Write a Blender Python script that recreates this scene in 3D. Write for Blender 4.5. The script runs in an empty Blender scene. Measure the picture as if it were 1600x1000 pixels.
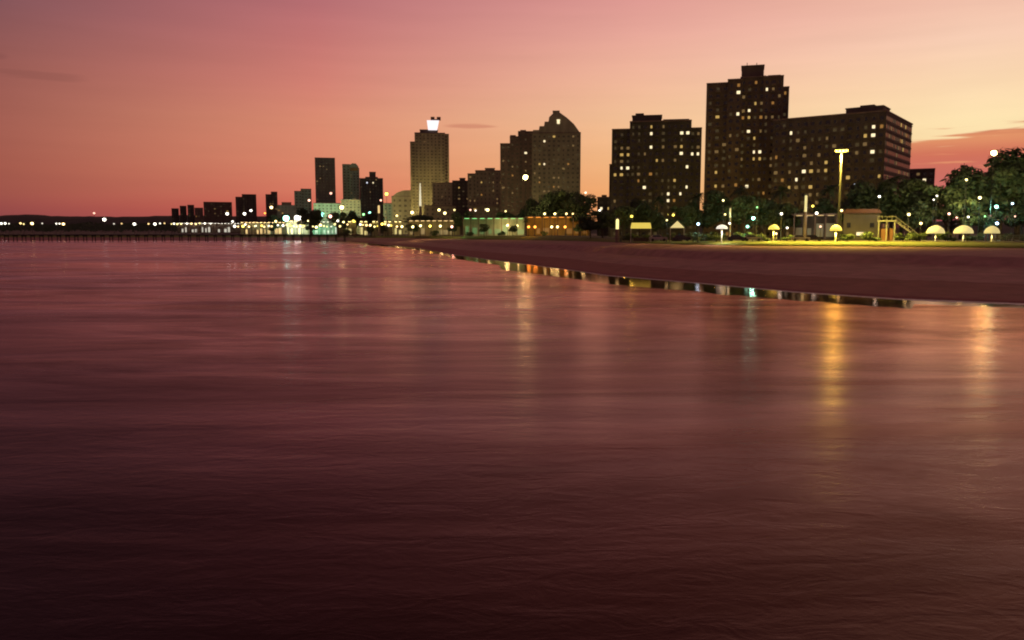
import bpy, bmesh, math, random
from mathutils import Vector, Matrix, noise
random.seed(7)
R = math.radians
scene = bpy.context.scene
COL = scene.collection

# ------------------------------------------------------------------ camera
F, HZ = 1250.0, 364.0                       # focal length and horizon row, in photograph pixels
PITCH = math.atan((500 - HZ) / F)
CH = 7.0
cd = bpy.data.cameras.new('camera')
cam = bpy.data.objects.new('camera', cd); COL.objects.link(cam)
cam.location = (0, 0, CH); cam.rotation_euler = (R(90) - PITCH, 0, 0)
cd.sensor_width = 36; cd.lens = F / 1600 * 36; cd.clip_start = .2; cd.clip_end = 60000
scene.camera = cam
scene.cycles.filter_width = 2.0
cp, sp = math.cos(PITCH), math.sin(PITCH)

def ray(px, py):
    u, v = (px - 800) / F, (500 - py) / F
    return Vector((u, cp + v * sp, -sp + v * cp))
def at(px, py, Y):
    d = ray(px, py); return Vector((0, 0, CH)) + d * (Y / d.y)
def ground(px, py, z):
    d = ray(px, py); return Vector((0, 0, CH)) + d * ((z - CH) / d.z)
def proj(p):
    x, y, z = p.x, p.y, p.z - CH
    f = y * cp - z * sp; up = y * sp + z * cp
    return 800 + F * x / f, 500 - F * up / f
def elev(px, py):
    d = ray(px, py); return math.atan2(d.z, math.hypot(d.x, d.y))
def azim(px, py=364):
    d = ray(px, py); return math.atan2(d.x, d.y)

def lin(c):
    return tuple((v / 255 / 12.92 if v / 255 <= .04045 else ((v / 255 + .055) / 1.055) ** 2.4) for v in c)

# ------------------------------------------------------------------ world: dusk sky
scene.view_settings.view_transform = 'Standard'
scene.view_settings.look = 'None'
scene.view_settings.exposure = 0
scene.view_settings.gamma = 1
w = bpy.data.worlds.new('World'); scene.world = w; w.use_nodes = True
nt = w.node_tree; nt.nodes.clear()
def N(t, **k):
    n = nt.nodes.new(t)
    for a, b in k.items(): setattr(n, a, b)
    return n
def lk(a, b): nt.links.new(a, b)
def M_(op, a, b=None, c=None, clamp=False):
    n = N('ShaderNodeMath', operation=op); n.use_clamp = clamp
    for i, v in enumerate((a, b, c)):
        if v is None: continue
        if isinstance(v, (int, float)): n.inputs[i].default_value = v
        else: lk(v, n.inputs[i])
    return n.outputs[0]
def SS(v, lo, hi):
    n = N('ShaderNodeMapRange', interpolation_type='SMOOTHSTEP')
    lk(v, n.inputs[0]); n.inputs[1].default_value = lo; n.inputs[2].default_value = hi
    return n.outputs[0]
def mixc(f, a, b):
    n = N('ShaderNodeMix', data_type='RGBA')
    if isinstance(f, (int, float)): n.inputs[0].default_value = f
    else: lk(f, n.inputs[0])
    for s, v in ((6, a), (7, b)):
        if isinstance(v, tuple): n.inputs[s].default_value = (*v, 1)
        else: lk(v, n.inputs[s])
    return n.outputs[2]
tc = N('ShaderNodeTexCoord'); sx = N('ShaderNodeSeparateXYZ'); lk(tc.outputs['Generated'], sx.inputs[0])
X, Y_, Z = sx.outputs
E_ = M_('ARCSINE', Z)
A_ = M_('ARCTAN2', X, Y_)
EMAX = R(60)
SKY = {   # photograph column: [(row or elevation in degrees as string, colour)]
    0:    [(350, (138, 70, 72)), (325, (152, 76, 72)), (300, (160, 85, 74)), (260, (163, 90, 76)), (200, (164, 95, 82)), (100, (150, 90, 83)), (0, (130, 84, 88)), ('26', (72, 46, 52)), ('40', (44, 32, 36)), ('60', (96, 68, 78))],
    500:  [(350, (200, 94, 84)), (325, (210, 104, 86)), (300, (217, 121, 97)), (250, (221, 136, 107)), (190, (219, 140, 113)), (130, (209, 128, 114)), (60, (196, 118, 114)), (0, (182, 110, 114)), ('24', (98, 56, 60)), ('40', (50, 34, 38)), ('60', (96, 68, 78))],
    1000: [(350, (238, 158, 96)), (300, (241, 172, 112)), (250, (242, 184, 130)), (180, (244, 194, 152)), (110, (240, 182, 156)), (50, (232, 168, 154)), (0, (224, 156, 148)), ('22', (186, 112, 94)), ('30', (94, 54, 60)), ('40', (74, 46, 54)), ('60', (96, 68, 78))],
    1500: [(350, (236, 170, 110)), (300, (246, 205, 140)), (240, (252, 222, 168)), (190, (253, 227, 176)), (130, (251, 216, 176)), (60, (248, 206, 180)), (0, (241, 192, 170)), ('22', (228, 164, 124)), ('30', (128, 72, 78)), ('40', (92, 54, 66)), ('60', (96, 68, 78))],
}
ramps = []
for px, stops in SKY.items():
    r = N('ShaderNodeValToRGB'); cr = r.color_ramp
    pos = [(elev(px, k) if not isinstance(k, str) else R(float(k))) / EMAX for k, _ in stops]
    while len(cr.elements) < len(stops): cr.elements.new(.5)
    for i, p in enumerate(pos): cr.elements[i].position = min(1, max(0, p))
    for i, (_, c) in enumerate(stops): cr.elements[i].color = (*lin(c), 1)
    lk(M_('DIVIDE', E_, EMAX, clamp=True), r.inputs[0])
    ramps.append((azim(px), r.outputs[0]))
def lerp01(v, lo, hi):
    n = N('ShaderNodeMapRange'); lk(v, n.inputs[0]); n.inputs[1].default_value = lo; n.inputs[2].default_value = hi
    return n.outputs[0]
c = ramps[0][1]
for i in range(1, 4):
    c = mixc(lerp01(A_, ramps[i-1][0], ramps[i][0]), c, ramps[i][1])
# soft streaks and grain of the evening air
mp = N('ShaderNodeMapping'); lk(tc.outputs['Generated'], mp.inputs[0]); mp.inputs['Scale'].default_value = (3, 3, 38)
nz = N('ShaderNodeTexNoise'); lk(mp.outputs[0], nz.inputs[0]); nz.inputs['Scale'].default_value = 1.6; nz.inputs['Detail'].default_value = 5
# cloud bank low on the right, under a clear yellow band
top = M_('ADD', M_('MULTIPLY', M_('SUBTRACT', A_, azim(1430))  , .075), elev(1430, 214))
top = M_('ADD', top, M_('MULTIPLY', M_('SUBTRACT', nz.outputs[0], .5), .05))
n2 = N('ShaderNodeTexNoise'); mp2 = N('ShaderNodeMapping'); lk(tc.outputs['Generated'], mp2.inputs[0]); mp2.inputs['Scale'].default_value = (10, 10, 160)
lk(mp2.outputs[0], n2.inputs[0]); n2.inputs['Scale'].default_value = 1.3; n2.inputs['Detail'].default_value = 4
top = M_('ADD', top, M_('MULTIPLY', M_('SUBTRACT', n2.outputs[0], .5), .05))
cm = SS(M_('SUBTRACT', top, E_), -.003, .009)
am = SS(A_, azim(1310), azim(1400))
rc = N('ShaderNodeValToRGB'); cr = rc.color_ramp
for i, (py, col) in enumerate([(330, (176, 92, 92)), (285, (204, 112, 102)), (240, (208, 114, 90)), (215, (226, 148, 104)), (205, (206, 124, 92))]):
    if i > 1: cr.elements.new(.9)
    cr.elements[i].position = elev(1500, py) / EMAX; cr.elements[i].color = (*lin(col), 1)
lk(M_('DIVIDE', E_, EMAX, clamp=True), rc.inputs[0])
cc = mixc(SS(n2.outputs[0], .52, .75), rc.outputs[0], lin((236, 160, 112)))
c = mixc(M_('MULTIPLY', cm, am), c, cc)
# small dusky cloud high on the left, thin one in the middle
def wisp(px, py, rx, ry, col, amt):
    global c
    dx = M_('DIVIDE', M_('SUBTRACT', A_, azim(px)), rx / F); dy = M_('DIVIDE', M_('SUBTRACT', E_, elev(px, py)), ry / F)
    d = M_('ADD', M_('MULTIPLY', dx, dx), M_('MULTIPLY', dy, dy))
    d = M_('ADD', d, M_('MULTIPLY', M_('SUBTRACT', n2.outputs[0], .5), 2.2))
    m = M_('MULTIPLY', M_('SUBTRACT', 1, SS(d, .1, 1.3)), amt)
    c = mixc(m, c, lin(col))
wisp(70, 119, 62, 7, (126, 76, 70), .3)
wisp(5, 88, 20, 5, (122, 72, 70), .3)
wisp(735, 197, 38, 4, (200, 124, 100), .6)
# mottling
mo = N('ShaderNodeMapRange'); lk(nz.outputs[0], mo.inputs[0]); mo.inputs[1].default_value = .3; mo.inputs[2].default_value = .7; mo.inputs[3].default_value = .975; mo.inputs[4].default_value = 1.025
vm = N('ShaderNodeVectorMath', operation='SCALE'); lk(c, vm.inputs[0]); lk(mo.outputs[0], vm.inputs['Scale'])
# the side of the sky away from the sunset is dark
az = M_('ABSOLUTE', M_('SUBTRACT', A_, R(15)))
back = SS(az, R(48), R(115))
rb = N('ShaderNodeValToRGB'); cr = rb.color_ramp
for i, (e, col) in enumerate([(0, (112, 84, 80)), (12, (112, 82, 84)), (40, (74, 56, 64)), (60, (96, 68, 78))]):
    if i > 1: cr.elements.new(.9)
    cr.elements[i].position = R(e) / EMAX; cr.elements[i].color = (*lin(col), 1)
lk(M_('DIVIDE', E_, EMAX, clamp=True), rb.inputs[0])
c = mixc(back, vm.outputs[0], rb.outputs[0])
bg = N('ShaderNodeBackground'); lk(c, bg.inputs[0]); bg.inputs[1].default_value = 1.0
wo = N('ShaderNodeOutputWorld'); lk(bg.outputs[0], wo.inputs[0])
w.cycles.sampling_method = 'MANUAL'; w.cycles.sample_map_resolution = 1024

# ------------------------------------------------------------------ materials
def mat(name, base, rough=.8, noise_amt=.25, scale=1.0, bump=0, spec=.5, emit=None, es=0, metal=0, base2=None, sample=True, stretch=(1, 1, 1)):
    m = bpy.data.materials.new(name); m.use_nodes = True
    t = m.node_tree; b = t.nodes['Principled BSDF']
    b.inputs['Roughness'].default_value = rough
    b.inputs['Specular IOR Level'].default_value = spec
    b.inputs['Metallic'].default_value = metal
    tcn = t.nodes.new('ShaderNodeTexCoord'); mpn = t.nodes.new('ShaderNodeMapping'); mpn.inputs['Scale'].default_value = stretch
    t.links.new(tcn.outputs['Object'], mpn.inputs[0])
    nz = t.nodes.new('ShaderNodeTexNoise'); nz.inputs['Scale'].default_value = scale; nz.inputs['Detail'].default_value = 6
    t.links.new(mpn.outputs[0], nz.inputs[0])
    mx = t.nodes.new('ShaderNodeMix'); mx.data_type = 'RGBA'
    b2 = base2 or tuple(v * (1 - noise_amt) for v in base)
    b1 = base if base2 else tuple(v * (1 + noise_amt) for v in base)
    mx.inputs[6].default_value = (*b1, 1); mx.inputs[7].default_value = (*b2, 1)
    mr = t.nodes.new('ShaderNodeMapRange'); mr.inputs[1].default_value = .35; mr.inputs[2].default_value = .65
    t.links.new(nz.outputs[0], mr.inputs[0]); t.links.new(mr.outputs[0], mx.inputs[0]); t.links.new(mx.outputs[2], b.inputs['Base Color'])
    if bump:
        bp = t.nodes.new('ShaderNodeBump'); bp.inputs['Strength'].default_value = bump; bp.inputs['Distance'].default_value = .165
        t.links.new(nz.outputs[0], bp.inputs['Height']); t.links.new(bp.outputs[0], b.inputs['Normal'])
    if emit:
        b.inputs['Emission Color'].default_value = (*emit, 1); b.inputs['Emission Strength'].default_value = es
        if not sample: m.cycles.emission_sampling = 'NONE'
    return m

MAT = {}
def concrete(key, c, **k): MAT[key] = mat(key, c, .85, .18, .35, stretch=(1, 1, .35), **k)
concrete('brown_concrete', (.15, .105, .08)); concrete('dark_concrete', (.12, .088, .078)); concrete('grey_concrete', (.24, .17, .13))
concrete('olive_render', (.46, .40, .24)); concrete('pale_render', (.5, .47, .33)); concrete('darkest_concrete', (.09, .074, .062))  # last entry is the darkest concrete colour
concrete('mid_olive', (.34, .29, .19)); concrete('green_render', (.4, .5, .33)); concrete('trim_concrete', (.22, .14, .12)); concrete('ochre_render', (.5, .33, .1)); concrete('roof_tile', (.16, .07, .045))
MAT['glass'] = mat('window_glass', (.02, .02, .025), .12, .2, .5, spec=.8)
MAT['glass_curtain'] = mat('curtained_glass', (.12, .105, .07), .35, .2, .5)
def lit(key, c, s): MAT[key] = mat(key, (.1, .09, .07), .5, .2, 1, emit=lin(c), es=s, sample=False)
lit('lit_bright', (255, 234, 185), 1.3); lit('lit_warm', (255, 208, 115), .55); lit('lit_dim', (255, 205, 130), .16); lit('lit_faint', (235, 205, 140), .045)
lit('lit_amber', (255, 180, 90), .3); lit('lit_white', (235, 240, 255), 1.3); lit('lit_green', (180, 240, 170), .6)
MAT['metal'] = mat('painted_steel', (.3, .29, .26), .5, .1, 2, metal=.3)
MAT['pale_metal'] = mat('pale_painted_steel', (.7, .66, .5), .5, .1, 2)
MAT['dark_metal'] = mat('dark_painted_steel', (.06, .055, .05), .5, .1, 2)
MAT['bark'] = mat('bark', (.09, .065, .045), .95, .3, 3, bump=.5)
MAT['palm_trunk'] = mat('palm_trunk', (.12, .09, .06), .95, .3, 4, stretch=(1, 1, 5), bump=.6)
def leafmat(key, a, b):
    m = mat(key, a, .65, 0, .9, base2=b); MAT[key] = m
leafmat('leaf_dark', (.035, .055, .022), (.06, .085, .03)); leafmat('leaf_mid', (.055, .09, .03), (.1, .13, .045)); leafmat('leaf_pine', (.022, .045, .025), (.04, .07, .035))
MAT['sand'] = mat('beach_sand', (.47, .21, .19), .9, 0, .35, base2=(.34, .15, .135), bump=.8)
MAT['wet'] = mat('wet_sand', (.04, .018, .015), .04, .3, .5, spec=1)
wn = MAT['wet'].node_tree; wg = wn.nodes.new('ShaderNodeBsdfAnisotropic'); wg.distribution = 'BECKMANN'; wg.inputs[0].default_value = (1, .72, .66, 1); wg.inputs['Roughness'].default_value = .11
wf = wn.nodes.new('ShaderNodeFresnel'); wf.inputs[0].default_value = 1.4; wx = wn.nodes.new('ShaderNodeMixShader'); wn.nodes['Principled BSDF'].inputs['Specular IOR Level'].default_value = 0
wn.links.new(wf.outputs[0], wx.inputs[0]); wn.links.new(wn.nodes['Principled BSDF'].outputs[0], wx.inputs[1]); wn.links.new(wg.outputs[0], wx.inputs[2]); wn.links.new(wx.outputs[0], wn.nodes['Material Output'].inputs[0])
MAT['damp'] = mat('damp_sand', (.36, .13, .115), .85, 0, .4, base2=(.27, .10, .09), bump=.5, spec=.2)
MAT['foam'] = mat('foam', (.75, .66, .62), .6, .2, 2)
MAT['lawn'] = mat('lawn', (.16, .19, .04), .95, 0, .6, base2=(.24, .24, .06), bump=.4)
MAT['paving'] = mat('promenade_paving', (.13, .105, .08), .85, .25, .5)
MAT['hill'] = mat('hill_scrub', (.022, .025, .018), .95, .4, .02, bump=.3)
MAT['timber'] = mat('pier_timber', (.05, .035, .03), .85, .3, 1, stretch=(6, 1, 1))
MAT['thatch'] = mat('thatch', (.17, .11, .06), .95, .35, 6, bump=.6)
MAT['car_dark'] = mat('dark_car_paint', (.03, .02, .025), .25, .1, 1, spec=.8)
MAT['car_pale'] = mat('pale_car_paint', (.38, .33, .3), .28, .1, 1, spec=.8)
MAT['rubber'] = mat('rubber', (.02, .02, .02), .8, .1, 3)

def emis(key, rgb, s, sample=True):
    if key not in MAT:
        MAT[key] = mat(key, (.4, .4, .35), .5, .05, 1, emit=lin(rgb), es=s, sample=sample)
    return MAT[key]
HUES = {'warm': (255, 214, 140), 'white': (255, 246, 225), 'yellow': (255, 225, 90), 'teal': (150, 245, 215), 'cream': (255, 232, 150), 'orange': (255, 160, 60),
        'blue': (190, 225, 255), 'green': (150, 255, 150), 'pink': (255, 185, 160)}
def bulbmat(hue, s, sample=True): return emis('bulb_%s_%g' % (hue, s), HUES[hue], s, sample)

# water
wm = bpy.data.materials.new('sea_water'); wm.use_nodes = True; nt = wm.node_tree
pb = nt.nodes['Principled BSDF']
WATER_ROUGH = (.17, .33)
pb.inputs['IOR'].default_value = 1.33
tc = N('ShaderNodeTexCoord')
def wnoise(sx_, sy_, scale, detail, rough=.5, dist=0):
    m_ = N('ShaderNodeMapping'); lk(tc.outputs['Object'], m_.inputs[0]); m_.inputs['Scale'].default_value = (sx_, sy_, 1); m_.inputs['Rotation'].default_value = (0, 0, R(-7))
    n = N('ShaderNodeTexNoise'); lk(m_.outputs[0], n.inputs[0]); n.inputs['Scale'].default_value = scale; n.inputs['Detail'].default_value = detail; n.inputs['Roughness'].default_value = rough; n.inputs['Distortion'].default_value = dist
    return n.outputs[0]
big = wnoise(.010, .032, 1, 4, .55, 1.0)
swell = wnoise(.045, .22, 1, 3, .5, .5)
chop = wnoise(.6, 1.3, 1, 4, .6, .8)
rip = wnoise(3.0, 4.8, 1, 3, .6, .6)
mr = N('ShaderNodeMapRange'); lk(big, mr.inputs[0]); mr.inputs[1].default_value = .35; mr.inputs[2].default_value = .65
mr.inputs[3].default_value, mr.inputs[4].default_value = WATER_ROUGH
h = M_('ADD', M_('MULTIPLY', swell, .55), M_('ADD', M_('MULTIPLY', chop, .10), M_('MULTIPLY', rip, .028)))
bp = N('ShaderNodeBump'); bp.inputs['Strength'].default_value = 1; bp.inputs['Distance'].default_value = .165; lk(h, bp.inputs['Height'])
sil = SS(big, .40, .62)
nt.nodes.remove(pb)
so_ = N('ShaderNodeSeparateXYZ'); lk(tc.outputs['Object'], so_.inputs[0])
shal_sheen = SS(M_('ADD', M_('ADD', so_.outputs[0], M_('MULTIPLY', so_.outputs[1], .25)), M_('MULTIPLY', M_('SUBTRACT', big, .5), 40)), -10, 62)   # sandy shallows towards the beach, with sunset sheen painted into their colour
df = N('ShaderNodeBsdfDiffuse'); lk(mixc(shal_sheen, mixc(sil, (.016, .010, .009), (.028, .015, .015)), (.40, .10, .035)), df.inputs[0]); lk(bp.outputs[0], df.inputs['Normal'])
gl = N('ShaderNodeBsdfAnisotropic'); gl.distribution = 'GGX'; lk(mixc(shal_sheen, (.82, .68, .80), (1.0, .55, .40)), gl.inputs[0]); lk(mr.outputs[0], gl.inputs['Roughness']); lk(bp.outputs[0], gl.inputs['Normal'])  # sunset tint put into the reflection colour, mauve offshore and orange inshore
fr = N('ShaderNodeFresnel'); fr.inputs[0].default_value = 1.31; lk(bp.outputs[0], fr.inputs['Normal'])
ms = N('ShaderNodeMixShader'); calm = N('ShaderNodeMapRange'); lk(wnoise(.03, .075, 1, 6, .62, 1.8), calm.inputs[0]); calm.inputs[1].default_value = .34; calm.inputs[2].default_value = .66; calm.inputs[3].default_value = .6; calm.inputs[4].default_value = 1.25; lk(M_('MULTIPLY', M_('MULTIPLY', fr.outputs[0], calm.outputs[0]), M_('ADD', 1, M_('MULTIPLY', shal_sheen, .45)), clamp=True), ms.inputs[0]); lk(df.outputs[0], ms.inputs[1]); lk(gl.outputs[0], ms.inputs[2])  # painted sheen: reflection strength raised further over the shallows
lk(ms.outputs[0], [n for n in nt.nodes if n.type == 'OUTPUT_MATERIAL'][0].inputs[0])
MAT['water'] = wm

# ------------------------------------------------------------------ object helpers
def link(o, parent=None):
    COL.objects.link(o)
    if parent is not None: o.parent = parent
    return o
def tag(o, label=None, cat=None, group=None, kind=None):
    if label: o['label'] = label
    if cat: o['category'] = cat
    if group: o['group'] = group
    if kind: o['kind'] = kind
    return o
def empty(name, loc, rz=0):
    o = bpy.data.objects.new(name, None); link(o); o.location = loc; o.rotation_euler = (0, 0, rz); o.empty_display_size = .5
    return o
class MB:
    def __init__(s): s.v = []; s.f = []
    def add(s, v, f):
        n = len(s.v); s.v += [tuple(p) for p in v]; s.f += [tuple(i + n for i in q) for q in f]; return s
    def box(s, x0, x1, y0, y1, z0, z1):
        return s.add([(x0,y0,z0),(x1,y0,z0),(x1,y1,z0),(x0,y1,z0),(x0,y0,z1),(x1,y0,z1),(x1,y1,z1),(x0,y1,z1)],
                     [(0,3,2,1),(4,5,6,7),(0,1,5,4),(1,2,6,5),(2,3,7,6),(3,0,4,7)])
    def prism(s, poly, y0, y1):        # poly of (x, z) counter-clockwise seen from -y
        n = len(poly)
        v = [(x, y0, z) for x, z in poly] + [(x, y1, z) for x, z in poly]
        f = [tuple(range(n)), tuple(reversed(range(n, 2 * n)))] + [((i + 1) % n, i, n + i, n + (i + 1) % n) for i in range(n)]
        return s.add(v, f)
    def lathe(s, prof, n=10, c=(0, 0, 0), cap=True):
        v = []; f = []
        for r, z in prof:
            for i in range(n):
                a = 2 * math.pi * i / n; v.append((c[0] + r * math.cos(a), c[1] + r * math.sin(a), c[2] + z))
        for j in range(len(prof) - 1):
            for i in range(n):
                k = (i + 1) % n; f.append((j*n+i, j*n+k, (j+1)*n+k, (j+1)*n+i))
        if cap: f.append(tuple(reversed(range(n)))); f.append(tuple(range((len(prof)-1)*n, len(prof)*n)))
        return s.add(v, f)
    def tube(s, p, q, r0, r1, n=6):
        p, q = Vector(p), Vector(q); d = (q - p).normalized(); a = d.orthogonal().normalized(); b = d.cross(a)
        v = []
        for c_, r_ in ((p, r0), (q, r1)):
            for i in range(n):
                t = 2 * math.pi * i / n; v.append(c_ + (a * math.cos(t) + b * math.sin(t)) * r_)
        f = [(i, (i+1) % n, n + (i+1) % n, n + i) for i in range(n)] + [tuple(reversed(range(n))), tuple(range(n, 2*n))]
        return s.add(v, f)
    def mesh(s, name, m, smooth=False):
        me = bpy.data.meshes.new(name); me.from_pydata(s.v, [], s.f); me.materials.append(MAT[m] if isinstance(m, str) else m); me.update()
        if smooth: me.shade_smooth()
        return me
    def build(s, name, m, parent=None, smooth=False):
        return link(bpy.data.objects.new(name, s.mesh(name, m, smooth)), parent)

# ------------------------------------------------------------------ terrain
WL = [(-700,375.2),(300,375.3),(500,375.8),(545,377.5),(600,382),(650,387),(700,396.5),(760,405),(830,414),(900,423),(950,430.5),(1100,443),(1240,456),(1400,467),(1500,471),(1600,475),(2000,486),(2700,500)]
LL = [(-700,371,2.5),(300,371,2.5),(540,371.3,2.6),(640,372,3.0),(740,374,3.5),(900,376.5,3.9),(1000,380,4.1),(1100,383,4.1),(1200,384.5,4.1),(1400,385.5,4.1),(1600,388,4.1),(2000,392,4.1),(2700,398,4.1)]
def interp(tab, x, k=1):
    for a, b in zip(tab, tab[1:]):
        if x <= b[0] or b is tab[-1]:
            t = min(1, max(0, (x - a[0]) / (b[0] - a[0]))); return a[k] + (b[k] - a[k]) * t
def zl(px): return interp(LL, px, 2)
def lawn_pt(px): return ground(px, interp(LL, px, 1), zl(px))
def rise(px): return .9 + .9 * max(0, min(1, (960 - px) / 80))
def gz(px, D):      # ground height of the land at azimuth px and depth D
    z0 = zl(px); d0 = lawn_pt(px).y
    z = z0 + min(1, max(0, (D - d0) / 200)) * (4.3 - z0) if z0 < 4.1 else 4.1
    z += rise(px)
    k = max(0, min(1, (560 - px) / 300))
    return z + k * max(0, min(D - 950, 500)) / 500 * 7
cols = [(-700 + 12 * i) for i in range(int(3400 / 12) + 1)]
def grid(name, rows, m, smooth=True, kind='structure'):
    nc = len(rows[0]); v = [p for r in rows for p in r]; f = []
    for j in range(len(rows) - 1):
        for i in range(nc - 1): f.append((j*nc+i, j*nc+i+1, (j+1)*nc+i+1, (j+1)*nc+i))
    o = MB().add(v, f).build(name, m, smooth=smooth); tag(o, kind=kind); return o
# sea
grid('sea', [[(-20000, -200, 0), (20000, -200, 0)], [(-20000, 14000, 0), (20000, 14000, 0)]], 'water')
def n3(x, y, z=0): return noise.noise(Vector((x, y, z)))
def dirpt(px, Y, z): return Vector(((px - 800) / F * Y / cp, Y, z))
brow = [[] for _ in range(13)]; wet_o, wet_i, wet_m = [], [], []; foam_a, foam_b = [], []
fine = [(-700 + 4 * i) for i in range(int(3400 / 4) + 1)]
for px in fine:
    py = interp(WL, px); W = ground(px, py, .12); L = lawn_pt(px)
    off = (7 if px > 1420 else 16 if px > 780 else 8 if px > 700 else 4) ; off = off * (1 + .25 * n3(px * .02, 3)) if px > 560 else 1
    O = ground(px, py + off, 0.0)
    zz = .03 + .012 * n3(px * .02, 8)
    wet_o.append(O * 1.0 + Vector((0, -1.5, -.06))); wet_m.append(Vector((O.x + (W.x - O.x) * .25, O.y + (W.y - O.y) * .25, zz))); wet_i.append(Vector((W.x, W.y, .11)))
    span = (L - W)
    prof = [(-.0, .02, True), (0, .12, False), (.04, .22, False), (.12, .10, True), (.25, .22, True), (.40, .36, True), (.52, .44, True), (.56, .50, True), (.60, .78, True), (.64, .84, True), (.75, .9, True), (.9, .97, True), (1, 1, True)]
    for j, (t, z, rel) in enumerate(prof):
        if j == 0: P = Vector((W.x, W.y - .5, -.3))
        else:
            tt = t + (.02 * n3(px * .01, t * 4) if .3 < t < .9 else 0)
            if .5 < t < .7: tt += .05 * n3(px * .004, 9)
            Pz = (.12 + .10 * (t / .04)) if not rel else max(.22, z * L.z)
            P = Vector((W.x + span.x * tt, W.y + span.y * tt, Pz))
            if 2 < j < 12: P.z += .07 * n3(px * .05, j * 3.1)
        brow[j].append(P)
    d = span.normalized(); foam_a.append(W - d * (.9 + .5 * n3(px * .06, 1)) + Vector((0, 0, .012))); foam_b.append(W + d * .25 + Vector((0, 0, .03)))
grid('beach_sand', brow[4:], 'sand'); grid('damp_sand', brow[:5], 'damp')
grid('wet_sand', [wet_o, wet_m, wet_i], 'wet')
fo = grid('foam', [foam_a, foam_b], 'foam', kind='stuff'); tag(fo, 'thin pale line of foam where the water meets the beach', 'foam')
lw = [[], [], [], []]; gr = [[] for _ in range(9)]
for px in cols:
    L = lawn_pt(px); u = Vector((L.x, L.y, 0)).normalized()
    lw[0].append(L + Vector((0, 0, -.2))); lw[1].append(L + Vector((0, 0, .14)))
    lw[2].append(L + u * 6 + Vector((0, 0, .6 * rise(px)))); lw[3].append(L + u * 12 + Vector((0, 0, rise(px) + .02)))
    gr[0].append(L + u * 12 + Vector((0, 0, -.3))); gr[1].append(L + u * 12 + Vector((0, 0, rise(px))))
    for k, dd in enumerate((60, 200, 420, 700, 1100, 3000, 12000)):
        P = L + u * dd; gr[k + 2].append(Vector((P.x, P.y, gz(px, P.y))))
grid('lawn', lw, 'lawn'); grid('ground', gr, 'paving')
# far hills behind the left shore
hr = [[], [], [], [], []]
HT = [(-900,322),(0,337),(60,335),(110,338),(230,338.5),(300,336),(420,338),(600,345),(900,349),(1300,347),(1500,345),(1800,344)]
for i in range(290):
    px = -900 + i * 10; t = interp(HT, px) + 1.2 * n3(px * .05, 5) + .7 * n3(px * .21, 1)
    for j, (Y, k) in enumerate(((1750, 0), (1900, .45), (2050, .8), (2200, 1), (2600, .7))):
        ztop = at(px, t, 2200).z
        hr[j].append(dirpt(px, Y, 4 + (ztop - 4) * k + (3 * n3(px * .03, j) if 0 < j < 3 else 0)))
grid('hills', hr, 'hill')

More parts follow.
